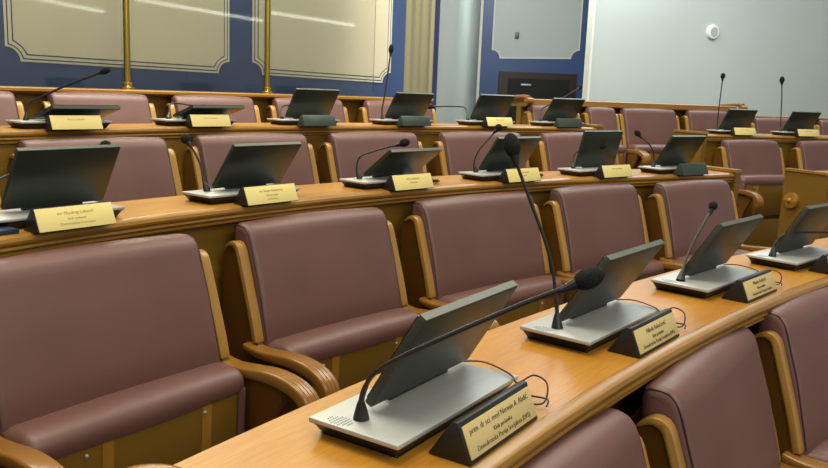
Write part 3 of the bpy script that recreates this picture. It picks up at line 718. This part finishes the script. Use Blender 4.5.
    if r == 1 and i < 3:
        def toW(p): return loc + Matrix.Rotation(rz, 4, 'Z') @ (Vector(p) * S + Vector((0, 0, DH * S)))
        b = bmesh.new()
        loop = [(0.372, 0.06, -0.028), (0.385, 0.05, -0.012), (0.392, -0.02, 0.004), (0.36, -0.10, 0.004), (0.335, -0.13, 0.0), (0.365, -0.15, 0.012), (0.352, -0.185, 0.006), (0.318, -0.195, -0.02), (0.300, -0.16, -0.022), (0.335, -0.150, -0.022), (0.345, -0.19, -0.022), (0.31, -0.205, -0.022)]
        tube(b, smooth_path([toW(p) for p in loop], 6), 0.0019 * S, 6)
        o = build('cable', b, M['cablecoat'], None, scale=False, origin=tuple(toW(loop[0])))
        tag(o, ['black cable looped at the right end of the nearest name plate', 'black cable curling behind the second nearest name plate', 'thin dark cable curling behind the third name plate of the nearest desk'][i], 'cable', 'cables on the nearest desk')
for dv in DEVICES: terminal(*dv)

# small things on the middle desk
loc = W(2, -0.10, -0.975, ZD[2] - DH + 0.0)
b = bmesh.new(); box(b, -0.14, 0.10, -0.05, 0.07, 0.0005, 0.014, 0.003)
o = build('folder', b, M['folder'], None); o.location = loc; o.rotation_euler = (0, 0, 0.965)
tag(o, 'dark blue folder lying at the left edge of the middle desk', 'folder')
for k, (tt, lab) in enumerate(((-0.782, 'small bundle of black cable beside the name plate of the low flat screen'), (-0.7145, 'small bundle of black cable left of the most upright screen'), (-0.853, 'small coil of black cable between the two left middle terminals'))):
    if k == 2: continue
    p = W(2, -0.07, tt, ZD[2] - DH)
    b = bmesh.new(); pts = []
    for j in range(26):
        a = j * 0.75; pts.append((0.035 * math.cos(a) * (1 + 0.2 * math.sin(j)), 0.016 * math.sin(a), 0.004 + 0.0005 * j + 0.004 * math.sin(a * 2.3) ** 2))
    tube(b, smooth_path(pts, 3), 0.0032, 6)
    o = build('cable', b, M['cablecoat'], None); o.location = p; o.rotation_euler = (0, 0, -tt)
    tag(o, lab, 'cable', 'cable bundles on the middle desk')

# ------------------------------------------------------------------ brass poles and glass screen on the back rail
tp_ = [-0.98, -0.7874, -0.7046]
zr = -0.083
for k, (tt, lab) in enumerate(((-0.7874, 'left brass pole standing on the rail before the blue wall'), (-0.7046, 'right brass pole standing on the rail before the blue wall'))):
    p = W(5, 0.05, tt, zr + 0.0)
    root = thing('brass_pole', lab, 'pole', p, 0, 'brass poles on the rail')
    b = bmesh.new(); tube(b, [(0, 0, 0.03), (0, 0, 2.9)], 0.024, 20); build('shaft', b, M['brass'], root)
    b = bmesh.new(); tube(b, [(0, 0, 0.0003), (0, 0, 0.012), (0, 0, 0.02), (0, 0, 0.035), (0, 0, 0.045), (0, 0, 0.052)], [0.052, 0.052, 0.036, 0.034, 0.040, 0.025], 24); build('foot', b, M['brass'], root)
for k, (a, c_, lab) in enumerate(((-0.955, -0.7900, 'clear glass pane left of the left brass pole'), (-0.7848, -0.7071, 'clear glass pane between the two brass poles'), (-0.7021, -0.6300, 'clear glass pane right of the right brass pole'))):
    org = W(5, 0.05, (a + c_) / 2, zr + 0.001)
    b = bmesh.new(); sweep(b, [(0.045, 0.001), (0.055, 0.001), (0.055, 2.3), (0.045, 2.3)], 5, a, c_, 1, zr)
    o = build('glass_pane', b, M['glass'], None, scale=False, origin=tuple(org)); tag(o, lab, 'glass pane', 'glass panes on the rail')

# unseen glowing bar added so that the glass screen mirrors a streak of light
em = bpy.data.materials.new('streak_bar_glow'); em.use_nodes = True
eb = em.node_tree.nodes['Principled BSDF']; eb.inputs['Emission Color'].default_value = (1.0, 0.98, 0.9, 1); eb.inputs['Emission Strength'].default_value = 7
la, lb = Vector((7.1, 2.1)), Vector((11.5, 3.3)); dl = (lb - la); ll = dl.length
root = thing('streak_bar', 'long white glowing bar added across the hall, seen only as a streak in the glass', 'glowing bar', (la.x * S, la.y * S, (1.40 + H) * S), math.atan2(dl.y, dl.x))
b = bmesh.new(); box(b, 0, ll, -0.05, 0.05, 0.0, 0.05, 0.01); build('streak_bar_glow', b, em, root)
b = bmesh.new(); box(b, 0, ll, -0.06, 0.06, 0.0505, 0.11, 0.01); build('streak_bar_cover', b, M['white'], root)
for q in (0.15, 0.85):
    b = bmesh.new(); tube(b, [(ll * q, 0, 0.11), (ll * q, 0, 2.0)], 0.008, 8); build('streak_bar_rod', b, M['steel'], root)
